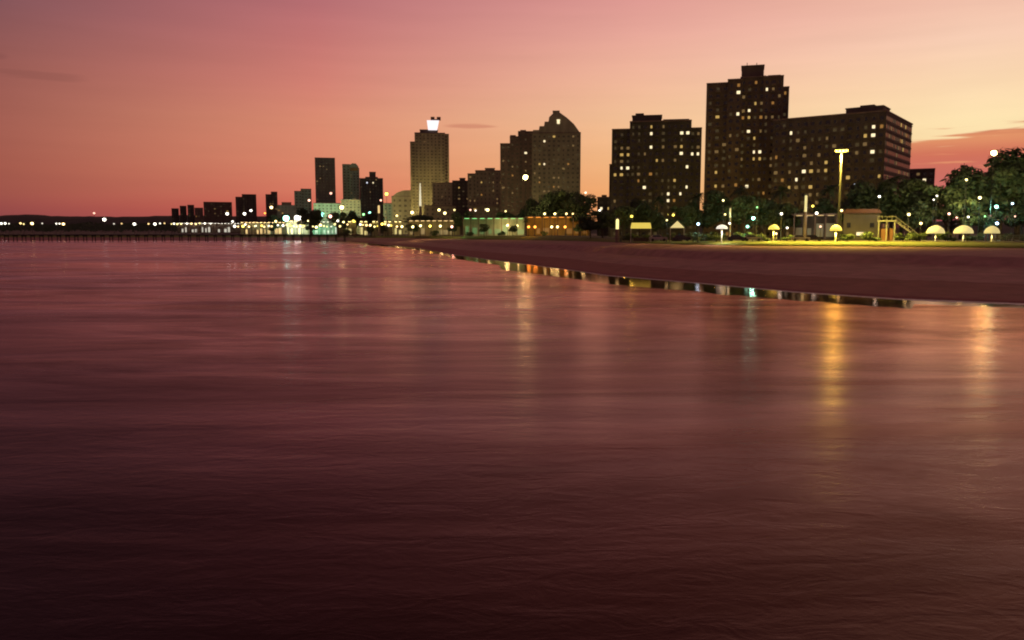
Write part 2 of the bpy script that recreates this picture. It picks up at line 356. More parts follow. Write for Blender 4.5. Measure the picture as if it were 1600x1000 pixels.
# ------------------------------------------------------------------ buildings
WMESH = {}
def window_mesh(wd, ht, m):
    k = (round(wd, 2), round(ht, 2), m)
    if k not in WMESH: WMESH[k] = MB().box(-wd/2, wd/2, -.05, .03, 0, ht).mesh('window', m)
    return WMESH[k]
def building(name, label, cat, rpx, D, blocks, wall, lits=(), extra=0, faint=.1, dim=.03, floor=3.1, bay=3.3, wmax=100, polys=(), tops=(), right=False, left=False, ribs=True, seed=1, group=None, glass=None, win=True, depth=18):
    rnd = random.Random(seed + rpx)
    if glass is None: glass = 'glass' if D < 450 else 'glass_curtain'
    az = azim(rpx); base = dirpt(rpx, D, 0); base.z = gz(rpx, D)
    root = empty(name, base, -az + R(extra)); tag(root, label, cat, group)
    Mi = (Matrix.Translation(base) @ Matrix.Rotation(-az + R(extra), 4, 'Z'))
    Inv = Mi.inverted(); o_l = Inv @ Vector((0, 0, CH))
    def loc(px, py, yf=0):
        d = Inv.to_3x3() @ ray(px, py); t = (yf - o_l.y) / d.y; return o_l + d * t
    wm_ = MB(); rm = MB(); slots = []
    for bi, b in enumerate(blocks):
        x0p, x1p, top = b[:3]; yf = b[3] if len(b) > 3 else 0; dp = b[4] if len(b) > 4 else depth; ref = b[5] if len(b) > 5 else (x0p + x1p) / 2
        x0, x1, z1 = loc(x0p, top, yf).x, loc(x1p, top, yf).x, loc(ref, top, yf).z
        y1 = yf + dp
        wm_.box(x0, x1, yf, y1, -.6, z1)
        nf = max(1, int((z1 - .8) / floor)); fh = (z1 - .8) / nf; nb = max(1, round((x1 - x0) / bay)); bw = (x1 - x0) / nb
        if win:
            for k in range(1, nf + 1):
                zz = k * fh + .15; wm_.box(x0 - .22, x1 + .22, yf - .28, y1 + .1, zz - .16, zz + .16)
            if D < 450:
                for i in range(nb):
                    if i % 3 == 1 and nb > 2:
                        for k in range(1, nf): wm_.box(x0 + i * bw + .25, x0 + (i + 1) * bw - .25, yf - 1.15, yf - .2, k * fh + .0, k * fh + .92)
            if ribs:
                for i in range(nb + 1):
                    if i % 2 == 0 or i == nb: wm_.box(x0 + i * bw - .22, x0 + i * bw + .22, yf - .36, yf + .2, 0, z1 - .3)
        MB().box(x0 - .3, x1 + .3, yf - .4, y1 + .3, z1 + .01, z1 + .55).build('parapet', 'trim_concrete', root)
        covered = lambda x, z: any(c is not b and (c[3] if len(c) > 3 else 0) < yf + .01 - .3 and loc(c[0], c[2], (c[3] if len(c) > 3 else 0)).x - .5 < x < loc(c[1], c[2], (c[3] if len(c) > 3 else 0)).x + .5 and z < loc((c[0]+c[1])/2, c[2]).z for c in blocks)
        if win:
            for k in range(nf):
                for i in range(nb):
                    x = x0 + (i + .5) * bw; z = k * fh + .95
                    if not covered(x, z): slots.append([Vector((x, yf, z)), bw * rnd.choice((.30, .38, .50)), fh * .42, 0])
            if right or left:
                ns = max(1, round(dp / bay)); sw = dp / ns
                for k in range(nf):
                    for i in range(ns):
                        slots.append([Vector((x1 if right else x0, yf + (i + .5) * sw, k * fh + .95)), sw * .46, fh * .46, R(90) if right else R(-90)])
    for pl in polys:       # extruded silhouettes: (points, yf, depth)
        pts = [loc(a, b_, pl[1]) for a, b_ in pl[0]]
        wm_.prism([(p.x, p.z) for p in pts], pl[1], pl[1] + pl[2])
    wm_.build('wall', wall, root)
    if rm.v: rm.build('parapet', 'trim_concrete', root)
    for t in tops:         # rooftop pieces: (name, px0, px1, top, bottom, yf, depth[, material])
        a = loc(t[1], t[3], t[5]); b_ = loc(t[2], t[3], t[5]); zb = loc((t[1]+t[2])/2, t[4], t[5]).z; zt = loc((t[1]+t[2])/2, t[3], t[5]).z
        mm = MB().box(a.x, b_.x, t[5], t[5] + t[6], zb - .5, zt)
        if zt - zb > 2: mm.box(a.x - .25, b_.x + .25, t[5] - .25, t[5] + t[6] + .25, zt - .35, zt + .08)
        mm.build(t[0], t[7] if len(t) > 7 else wall, root)
    # windows
    for s in slots: s.append(proj(Mi @ (s[0] + Vector((0, 0, s[2] / 2))))); s.append(None)
    for l in lits:
        px, py = l[0], l[1]; m = l[2] if len(l) > 2 else 'lit_warm'
        if not slots: break
        s = min(slots, key=lambda s: (s[4][0] - px) ** 2 + (s[4][1] - py) ** 2 + (900 if s[5] else 0))
        s[5] = m
    for s in slots:
        if s[5] is None:
            q = rnd.random(); s[5] = 'lit_dim' if q < dim * .6 else 'lit_amber' if q < dim else 'lit_faint' if q < dim + faint else glass
    order = sorted(slots, key=lambda s: (s[5] == glass, s[5] == 'lit_faint', -s[4][1] < -340, rnd.random()))
    for s in order[:wmax]:
        o = bpy.data.objects.new('window', window_mesh(s[1], s[2], s[5])); link(o, root)
        o.location = s[0]; o.rotation_euler = (0, 0, s[3])
    rest = order[wmax:]
    for mk in (glass, 'lit_faint', 'lit_dim', 'lit_amber'):
        mm = MB()
        for s in rest:
            if s[5] != mk: continue
            w2 = s[1] / 2; x, y, z = s[0]
            if s[3] == 0: mm.box(x - w2, x + w2, y - .05, y + .03, z, z + s[2])
            elif s[3] > 0: mm.box(x - .03, x + .05, y - w2, y + w2, z, z + s[2])
            else: mm.box(x - .05, x + .03, y - w2, y + w2, z, z + s[2])
        if mm.v: tag(mm.build('windows', mk, root), kind='stuff')
    return root, loc

b_, w_, d_, f_ = 'lit_bright', 'lit_warm', 'lit_dim', 'lit_faint'
# tallest tower
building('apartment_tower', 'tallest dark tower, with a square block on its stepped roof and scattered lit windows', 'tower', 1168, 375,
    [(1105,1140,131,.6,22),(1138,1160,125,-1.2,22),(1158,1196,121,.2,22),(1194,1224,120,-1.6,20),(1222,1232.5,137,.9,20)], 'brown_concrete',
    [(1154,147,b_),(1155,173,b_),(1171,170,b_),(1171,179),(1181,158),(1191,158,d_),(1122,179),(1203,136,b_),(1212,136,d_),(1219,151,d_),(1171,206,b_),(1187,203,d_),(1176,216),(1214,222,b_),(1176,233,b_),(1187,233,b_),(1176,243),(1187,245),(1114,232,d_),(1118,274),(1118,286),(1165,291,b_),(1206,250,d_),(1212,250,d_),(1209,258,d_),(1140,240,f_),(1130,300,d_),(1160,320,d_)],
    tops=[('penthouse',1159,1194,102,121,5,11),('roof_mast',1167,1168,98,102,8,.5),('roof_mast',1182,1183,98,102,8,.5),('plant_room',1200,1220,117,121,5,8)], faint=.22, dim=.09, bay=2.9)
# wide block on the right
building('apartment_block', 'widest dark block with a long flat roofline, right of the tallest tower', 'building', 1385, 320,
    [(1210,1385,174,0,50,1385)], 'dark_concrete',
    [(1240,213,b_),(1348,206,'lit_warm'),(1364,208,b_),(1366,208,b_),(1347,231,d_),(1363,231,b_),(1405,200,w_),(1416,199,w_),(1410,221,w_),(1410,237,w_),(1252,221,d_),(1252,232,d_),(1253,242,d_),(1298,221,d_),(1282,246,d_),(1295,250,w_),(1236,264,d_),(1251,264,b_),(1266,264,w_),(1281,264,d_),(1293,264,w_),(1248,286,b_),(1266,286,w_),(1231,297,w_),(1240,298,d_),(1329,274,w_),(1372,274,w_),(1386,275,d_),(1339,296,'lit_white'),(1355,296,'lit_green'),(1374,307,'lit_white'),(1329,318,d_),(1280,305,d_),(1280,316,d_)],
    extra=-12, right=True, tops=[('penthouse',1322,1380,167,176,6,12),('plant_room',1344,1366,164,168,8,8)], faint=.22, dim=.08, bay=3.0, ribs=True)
# block left of the gap
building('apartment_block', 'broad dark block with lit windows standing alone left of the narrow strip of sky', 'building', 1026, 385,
    [(953,962,258,1.2,18),(957,987,203,0,20),(985,1080,190,-1.4,22),(1078,1096,201,.2,20)], 'darkest_concrete',
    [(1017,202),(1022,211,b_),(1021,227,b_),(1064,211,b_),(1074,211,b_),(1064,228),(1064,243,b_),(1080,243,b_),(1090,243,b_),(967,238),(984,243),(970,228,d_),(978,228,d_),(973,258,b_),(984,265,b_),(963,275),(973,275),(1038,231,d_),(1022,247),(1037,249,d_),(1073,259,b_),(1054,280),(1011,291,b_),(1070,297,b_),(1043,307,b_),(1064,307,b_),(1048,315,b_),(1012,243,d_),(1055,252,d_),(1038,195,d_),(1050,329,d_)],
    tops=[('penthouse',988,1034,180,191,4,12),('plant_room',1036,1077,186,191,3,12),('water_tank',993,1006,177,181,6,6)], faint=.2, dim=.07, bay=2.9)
# pointed tower
building('apartment_tower', 'tower whose stepped gable roof climbs to one small box at the peak', 'tower', 870, 560,
    [(832,907,208,0,20)], 'mid_olive',
    [(862,205,w_),(850,222,b_),(850,254,b_),(847,259,w_),(868,281,d_),(898,216,d_),(893,227,d_),(869,291,d_),(860,300,d_),(877,262,d_),(840,275,d_)],
    polys=[([(832,208),(833,203),(842,203),(843,197),(850,197),(851,190),(857,190),(858,183),(863,178),(875,176),(886,184),(897,194),(904,204),(907,208)],-.2,20)],
    tops=[('roof_box',864,874,173,183,-.1,9),('dormer_window',870.5,874.5,187,192,-.6,.4,'lit_bright')], faint=.2, dim=.04, bay=3.4)
building('apartment_block', 'dark block with three roof steps leaning against the pointed tower', 'building', 806, 590,
    [(782,799,225,.8,18),(797,812,214,-.6,18),(810,833,206,.4,18)], 'grey_concrete',
    [(824,238,b_),(803,259,d_),(803,300,d_),(790,290,d_),(822,252,d_)], tops=[('plant_room',813,822,203,207,3,6),('roof_box',797,806,211,215,3,5)], faint=.15, dim=.03)
# white-signed tower
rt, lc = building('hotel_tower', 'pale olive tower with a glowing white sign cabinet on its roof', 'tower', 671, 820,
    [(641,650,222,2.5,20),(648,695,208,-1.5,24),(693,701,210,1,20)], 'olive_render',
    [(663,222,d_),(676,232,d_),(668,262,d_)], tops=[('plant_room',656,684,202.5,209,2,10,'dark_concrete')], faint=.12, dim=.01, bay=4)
a, c2 = lc(666.5, 180, 0), lc(687, 203, 0)
sg = MB().prism([(lc(669,203).x, lc(677,203).z),(lc(683,203).x, lc(677,203).z),(lc(686,188).x, lc(677,188).z),(lc(667,188).x, lc(677,188).z)], 0, 3).build('sign', emis('sign_white', (255, 245, 250), 1.1), rt)
p0, p1 = lc(673, 187.3), lc(688.5, 182.5)
MB().box(p0.x, p1.x, .8, 2, p0.z - .3, p0.z + .9).box(p0.x, lc(679,184).x, .7, 2.1, p0.z - .25, p1.z).box(lc(682.5,184).x, p1.x, .7, 2.1, p0.z - .25, p1.z).build('emblem', 'roof_tile', sg)
# tall lit column before it
def column_lamp(px, ptop, pbot, D, label):
    base = dirpt(px, D, gz(px, D)); t = at(px, ptop, D).z - base.z; b0 = at(px, pbot, D).z - base.z
    r = empty('light_column', base); tag(r, label, 'light column'); wdt = 2.3 * D / F
    MB().lathe([(wdt * .7, -.3), (wdt * .7, b0)], 10).build('plinth', 'grey_concrete', r)
    MB().lathe([(wdt * .75, b0), (wdt * .6, b0 + (t-b0) * .4), (wdt * .3, t - .3), (.1, t)], 10).build('lit_shaft', emis('column_glow', (250, 240, 200), .9, False), r)
column_lamp(659, 286, 322, 700, 'slender glowing column tapering up in front of the olive tower')

# mid and far buildings
building('office_block', 'flat olive block overlapping the right foot of the signed tower', 'building', 696, 720, [(676,716,286,0,18)], 'olive_render', [(690,305,d_)], faint=.2, dim=0)
building('apartment_block', 'low dark block with a raised middle between the olive block and a taller dark one', 'building', 722, 690, [(707,734,283,.4,18)], 'darkest_concrete', [(718,294,w_),(728,309,d_)], tops=[('plant_room',718,727,278,284,3,6)])
building('apartment_block', 'dark flat block with a small roof box, left of the stepped dark block', 'building', 759, 650, [(731,745,272,.5,18),(743,786,267,-.6,20)], 'mid_olive',
    [(753,284,w_),(784,286,w_),(770,297,d_),(728,313,d_),(742,313,d_),(775,309,d_),(783,320,d_)], tops=[('plant_room',758,773,262.5,268,3,8)], faint=.15, dim=.04)
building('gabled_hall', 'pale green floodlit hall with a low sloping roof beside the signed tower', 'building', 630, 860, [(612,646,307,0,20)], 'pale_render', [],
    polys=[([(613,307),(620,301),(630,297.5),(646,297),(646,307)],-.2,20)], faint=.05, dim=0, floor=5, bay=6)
building('apartment_tower', 'dark tower with two white lights under a small black roof box', 'tower', 580, 1000, [(562,572,279,.8,20),(571,590,277,-.6,20),(589,598,279,.8,20)], 'darkest_concrete',
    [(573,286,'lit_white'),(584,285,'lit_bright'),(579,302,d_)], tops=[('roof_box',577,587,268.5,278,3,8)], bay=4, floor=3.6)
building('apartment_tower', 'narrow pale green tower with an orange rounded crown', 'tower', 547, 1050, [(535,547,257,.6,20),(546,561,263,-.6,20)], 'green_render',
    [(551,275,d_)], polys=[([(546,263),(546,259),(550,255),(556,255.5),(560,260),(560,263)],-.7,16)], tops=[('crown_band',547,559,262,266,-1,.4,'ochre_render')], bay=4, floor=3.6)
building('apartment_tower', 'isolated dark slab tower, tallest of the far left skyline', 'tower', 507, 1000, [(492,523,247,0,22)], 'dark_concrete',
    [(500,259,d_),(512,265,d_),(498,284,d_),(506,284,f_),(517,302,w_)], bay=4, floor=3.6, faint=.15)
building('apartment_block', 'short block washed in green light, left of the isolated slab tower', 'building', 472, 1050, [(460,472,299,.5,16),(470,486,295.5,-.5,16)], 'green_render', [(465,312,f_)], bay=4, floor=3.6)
building('apartment_tower', 'thin pair of dark shafts standing alone above the far shore lamps', 'tower', 424, 1200, [(415,424.5,304,.5,14),(423.5,433,300,-.4,14)], 'darkest_concrete', [(424,318,d_)], bay=4, floor=3.6)
building('apartment_block', 'squat dark block at the left end of the high skyline', 'building', 386, 1200, [(368,379,308,.4,16),(378,400,304,-.4,16)], 'darkest_concrete', [(382,330,d_)], bay=4, floor=3.6)
building('apartment_block', 'long low dark building on the far left shore', 'building', 341, 1300, [(318,362,316,0,18)], 'brown_concrete', [(355,330,w_)], bay=4.5, floor=3.6)
for i, (x0, x1, t, lab) in enumerate([(268,279,326,'smallest dark house where the hills meet the far skyline'),(281,291,322,'small dark house second along where the hills meet the skyline'),(293,303,320.5,'small dark house just left of the long low building'),(304,317,325,'pale small house touching the left end of the long low building')]):
    building('house', lab, 'house', int((x0+x1)/2), 1350, [(x0, x1, t, 0, 14)], 'darkest_concrete' if i < 3 else 'grey_concrete', [], bay=4, floor=3.5)
building('low_block', 'low pale block with a reddish roof behind the brightest left lamps', 'building', 447, 950, [(433,460,321,0,16)], 'grey_concrete', [(440,335,w_)], bay=4, tops=[('roof',440,455,316,321,2,10,'roof_tile')])
building('low_block', 'low grey block at the foot of the isolated slab tower', 'building', 514, 900, [(490,532,318,0,16)], 'green_render', [(497,330,w_),(520,326,d_)], bay=4, faint=.3)
building('low_block', 'low olive block under the green tower with the orange crown', 'building', 548, 900, [(533,563,312,0,16)], 'olive_render', [(545,330,d_)], bay=4, faint=.3)
building('low_block', 'thin olive block between the two-light tower and the green hall', 'building', 606, 900, [(599,612,318,0,16)], 'olive_render', [(604,330,w_)], bay=4, faint=.3)
building('low_block', 'low dark block with a lit side behind the small garden trees of the pavilions', 'building', 945, 450, [(934,957,309,0,14)], 'darkest_concrete', [(937,329,b_),(950,329,w_)], tops=[('plant_room',940,948,304.5,310,3,5)])
building('low_block', 'low purple block at the right end of the widest block', 'building', 1442, 430, [(1420,1460.5,265,0,14)], 'dark_concrete', [(1443,280,b_),(1448,301,'lit_white'),(1444,301,'lit_white')], faint=.15)
building('low_block', 'low olive block behind the street lamps between signed tower and dark flat block', 'building', 700, 640, [(664,712,322,0,12)], 'olive_render', [], faint=.4, bay=4)
building('low_block', 'low dark arcade block at the foot of the stepped dark block', 'building', 772, 600, [(738,806,322,0,12)], 'grey_concrete', [(762,328,b_),(735,328,w_),(798,323,w_)], faint=.3, bay=4)

# ------------------------------------------------------------------ pavilions along the promenade
GLOWF = {'beach_building': .07, 'kiosk': .05}
def pavilion(name, label, px0, px1, ptop, D, wall, hue, es, bays=None, roof='trim_concrete', cat='pavilion', group=None, depth=6, pitch=0):
    mid = (px0 + px1) / 2; az = azim(mid); base = dirpt(mid, D, gz(mid, D)); r = empty(name, base, -az); tag(r, label, cat, group)
    W = (px1 - px0) * D / F / math.cos(az) * 1.0; Ht = at(mid, ptop, D).z - base.z
    bays = bays or max(2, round(W / 4)); bw = W / bays; x0 = -W / 2
    MB().box(x0, -x0, depth - .3, depth, -.3, Ht - .4).box(x0, x0 + .25, .4, depth - .31, -.3, Ht - .4).box(-x0 - .25, -x0, .4, depth - .31, -.3, Ht - .4).build('wall', wall, r)
    rb = MB().box(x0 - .6, -x0 + .6, -.9, depth + .4, Ht - .38, Ht)
    if pitch: rb.prism([(x0 - .6, Ht + .005), (-x0 + .6, Ht + .005), (-x0 * .55, Ht + pitch), (x0 * .55, Ht + pitch)], -.8, depth + .3)
    rb.build('roof', roof, r)
    pm = MB().box(-.16, .16, -.16, .16, -.3, Ht - .4).mesh('pillar', 'trim_concrete')
    lm = MB().box(-bw * .3, bw * .3, -.25, .25, 0, .12).mesh('ceiling_lamp', bulbmat(hue, es))
    sm = MB().box(-bw * .36, bw * .36, -.04, .04, 0, Ht * .42).mesh('shop_window', emis('shop_%s_%g%s' % (hue, es, name), HUES[hue], es * GLOWF.get(name, .045), False))
    for i in range(bays + 1):
        o = link(bpy.data.objects.new('pillar', pm), r); o.location = (x0 + i * bw * .995 + .1, .2, 0)
    for i in range(bays):
        o = link(bpy.data.objects.new('ceiling_lamp', lm), r); o.location = (x0 + (i + .5) * bw, depth * .4, Ht - .52)
        if random.random() < .55:
            o = link(bpy.data.objects.new('shop_window', sm), r); o.location = (x0 + (i + .5) * bw, depth - .36, .9); o.scale = (random.uniform(.5, 1.2), 1, random.uniform(.6, 1.25))
    return r
pavilion('arcade_pavilion', 'long flat roofed pavilion lit bright green inside', 724, 820, 340, 440, 'pale_render', 'green', 3, roof='trim_concrete')
pavilion('arcade_pavilion', 'long flat roofed pavilion lit orange inside, right of the green one', 822, 919, 338, 400, 'ochre_render', 'orange', 3.5)
pavilion('arcade_pavilion', 'olive pavilion strip under the foot of the signed tower', 640, 720, 344, 560, 'olive_render', 'warm', 5)
K = [(536,'first lit kiosk from the left of the arched row'),(553,'lit kiosk second in the arched row'),(571,'lit kiosk third in the arched row, by the two-light tower'),(590,'lit kiosk fourth in the arched row'),(608,'lit kiosk below the thin olive block'),(624,'brightest lit kiosk at the right end of the arched row')]
for px, lab in K:
    pavilion('kiosk', lab, px - 6.5, px + 6.5, 345.5, 700, 'olive_render', 'cream', 14, bays=2, group='lit kiosks on the promenade', cat='kiosk', depth=4, pitch=1)
pavilion('beach_building', 'long low building with the brightest yellow lit front on the far promenade', 452, 486, 345, 860, 'pale_render', 'cream', 22, cat='building')
pavilion('beach_building', 'low white lit building left of the yellow fronted one', 384, 448, 347, 880, 'pale_render', 'warm', 14, cat='building')
pavilion('beach_building', 'low building with dotted white lights right of the yellow fronted one', 490, 530, 346, 860, 'green_render', 'white', 10, cat='building')
pavilion('beach_building', 'low pale row of fronts on the far left shore', 290, 380, 348.5, 1050, 'grey_concrete', 'white', 8, cat='building')
pavilion('park_shelter', 'dark hip roofed shelter with a grassy looking flat top beside the tall yellow lamp mast', 1238, 1296, 334, 232, 'dark_concrete', 'warm', 1.2, bays=4, roof='trim_concrete', pitch=0)

# dark house with lit window right of the mast
def dark_house():
    mid, D = 1339, 218; az = azim(mid); base = dirpt(mid, D, gz(mid, D)); r = empty('dark_house', base, -az)
    tag(r, 'dark purple flat fronted house with one bright low window, right of the yellow mast', 'house')
    W = 52 * D / F; Ht = at(mid, 333, D).z - base.z
    MB().box(-W/2, W/2, 0, 7, -.3, Ht).build('wall', 'darkest_concrete', r)
    MB().prism([(-W/2 - .5, Ht + .01), (W/2 + .5, Ht + .01), (W/2 - .6, Ht + 1.1), (-W/2 + .6, Ht + 1.1)], -.5, 7.4).build('roof', 'roof_tile', r)
    f = MB().box(-1.3, .9, -.12, .02, 1.35 - .1, 2.3).build('window', 'dark_metal', r)
    MB().box(-1.15, .75, -.17, -.125, 1.35, 2.2).build('pane', 'lit_bright', f)
    for x in (-3.2, 2.6):
        f = MB().box(x - .6, x + .6, -.12, .02, 3.4, 4.8).build('window', 'dark_metal', r); MB().box(x - .5, x + .5, -.16, -.125, 3.5, 4.7).build('pane', 'glass', f)
    MB().box(2.2, 3.3, -.1, .02, 0, 2.2).build('door', 'bark', r)
dark_house()
def stair_platform():
    D = 206; mid = 1378; az = azim(mid); base = dirpt(mid, D, gz(mid, D)); r = empty('stair_platform', base, -az); k = D / F / math.cos(az)
    tag(r, 'raised pale platform with a long stair sloping down to the right', 'platform')
    Ht = at(mid, 344, D).z - base.z; x0, x1, x2 = -12 * k, 12 * k, 46 * k
    MB().box(x0, x1, 0, 4, Ht - .35, Ht).build('deck', 'metal', r)
    s = MB()
    n = 14
    for i in range(n):
        t = i / n; x = x1 + (x2 - x1) * t; z = Ht * (1 - t); s.box(x, x + (x2 - x1) / n * 1.02, .6, 2.2, z - .36, z - .18)
    s.tube((x1, .55, Ht - .5), (x2, .55, -.1), .13, .13).tube((x1, 2.25, Ht - .5), (x2, 2.25, -.1), .13, .13)
    s.build('stair', 'metal', r)
    h_ = MB().tube((x1, .5, Ht + .75), (x2, .5, .95), .05, .05)
    for i in range(0, n, 2):
        t = (i + .5) / n; x = x1 + (x2 - x1) * t; h_.tube((x, .5, Ht * (1 - t) - .4), (x, .5, Ht * (1 - t) + .72), .04, .04)
    h_.build('railing', 'metal', r)
    for x in (x0 + .3, 0, x1 - .3):
        for y in (.3, 3.7): MB().box(x - .14, x + .14, y - .14, y + .14, -.3, Ht - .36).build('leg', 'metal', r)
    g = MB().box(x0, x1, .1, .2, Ht + .9, Ht + 1.0)
    for x in (x0 + .05, x0 / 2, 0, x1 / 2, x1 - .1): g.box(x, x + .07, .11, .19, Ht, Ht + .9)
    g.build('railing', 'metal', r)
    MB().box(x0 + .6, x1 - .6, 1.2, 3.4, -.3, Ht * .6).build('store_room', 'roof_tile', r)
stair_platform()

# ------------------------------------------------------------------ lamps
SPH = {}
def bulb_mesh(r, m):
    k = (round(r, 2), m.name)
    if k not in SPH:
        bm = bmesh.new(); bmesh.ops.create_icosphere(bm, subdivisions=1, radius=r); me = bpy.data.meshes.new('globe'); bm.to_mesh(me); bm.free(); me.materials.append(m); SPH[k] = me
    return SPH[k]
POST = {}
def lamp(px, py, D, hue, rpx, s, label, group=None, power=0, cat='street lamp', name='street_lamp', sample=True, postmat='dark_metal'):
    base = dirpt(px, D, gz(px, D)); h_ = at(px, py, D).z - base.z; rr = rpx * D / F
    top = at(px, py, D); base.x = top.x; base.y = top.y
    r = empty(name, base); tag(r, label, cat, group)
    pr = max(.09, .35 * D / F)
    MB().lathe([(pr * 1.6, -.3), (pr * 1.6, .8), (pr, .9), (pr * .7, max(1, h_ - rr * .9))], 8).build('post', postmat, r)
    o = link(bpy.data.objects.new('globe', bulb_mesh(rr, bulbmat(hue, s, sample))), r); o.location = (0, 0, h_)
    MB().lathe([(rr * .2, h_ + rr), (rr * 1.1, h_ + rr * .85), (rr * 1.15, h_ + rr * .75)], 8).build('cap', 'dark_metal', r)
    if power:
        ld = bpy.data.lights.new('lamp_light', 'POINT'); ld.energy = power * (1 if D > 600 or rpx > 3.5 else .5 if hue in ('teal', 'yellow') else .35 if D > 300 else .12); ld.color = lin(HUES[hue]); ld.shadow_soft_size = rr * 1.05
        lo = link(bpy.data.objects.new('lamp_light', ld), r); lo.location = (0, -.05, h_)
        # added spot: lights trees and facades inland, not the water
        sl = bpy.data.lights.new('flood_light', 'SPOT'); sl.energy = power * (6 if D > 750 else 5 if D < 300 else 2); sl.color = lin(HUES[hue]); sl.shadow_soft_size = rr; sl.spot_size = R(150); sl.spot_blend = .7
        so = link(bpy.data.objects.new('flood_light', sl), r); so.location = (0, .1, h_); so.rotation_euler = (R(84), 0, 0)
    return r
def mast(px, py, D, hue, label, s=30, power=0, rw=1.6, n=4, postmat='pale_metal'):
    top = at(px, py, D); base = Vector((top.x, top.y, gz(px, D))); h_ = top.z - base.z
    r = empty('lamp_mast', base, -azim(px)); tag(r, label, 'lamp mast')
    MB().lathe([(.55, -.3), (.55, .6), (.34, .7), (.2, h_)], 10).build('pole', postmat, r)
    MB().box(-rw, rw, -.1, .1, h_ - .12, h_ + .08).box(-.12, .12, -rw * .5, rw * .5, h_ - .2, h_ + .02).build('crossarm', 'metal', r)
    for i in range(n):
        x = -rw + 2 * rw * i / (n - 1)
        f = MB().box(x - .3, x + .3, -.42, .25, h_ + .1, h_ + .5).build('floodlight', 'metal', r)
        MB().box(x - .26, x + .26, -.5, -.1, h_ + .0, h_ + .42).build('lens', bulbmat(hue, s), f)
    if power:
        sl = bpy.data.lights.new('flood_light', 'SPOT'); sl.energy = power * 60; sl.color = lin(HUES[hue]); sl.shadow_soft_size = .5; sl.spot_size = R(140); sl.spot_blend = .6
        so = link(bpy.data.objects.new('flood_light', sl), r); so.location = (0, -.9, h_ - .7)
        ld = bpy.data.lights.new('lamp_light', 'POINT'); ld.energy = power; ld.color = lin(HUES[hue]); ld.shadow_soft_size = .8
        lo = link(bpy.data.objects.new('lamp_light', ld), r); lo.location = (0, -.6, h_ - .6)
    return r
mast(1315, 237, 196, 'yellow', 'tall mast with a yellow glowing head of floodlights in front of the widest block', s=8, power=2600, postmat='dark_metal', rw=1.15, n=4)
lamp(1553, 239, 205, 'cream', 4.5, 16, 'highest white lamp at the right edge, glowing above the big trees', power=7000, name='lamp_mast', cat='lamp mast')
lamp(821, 277, 400, 'cream', 4.2, 14, 'bright cream lamp on a tall post before the stepped dark block', power=14000, name='lamp_mast', cat='lamp mast')
HP = {'teal': 1.3}
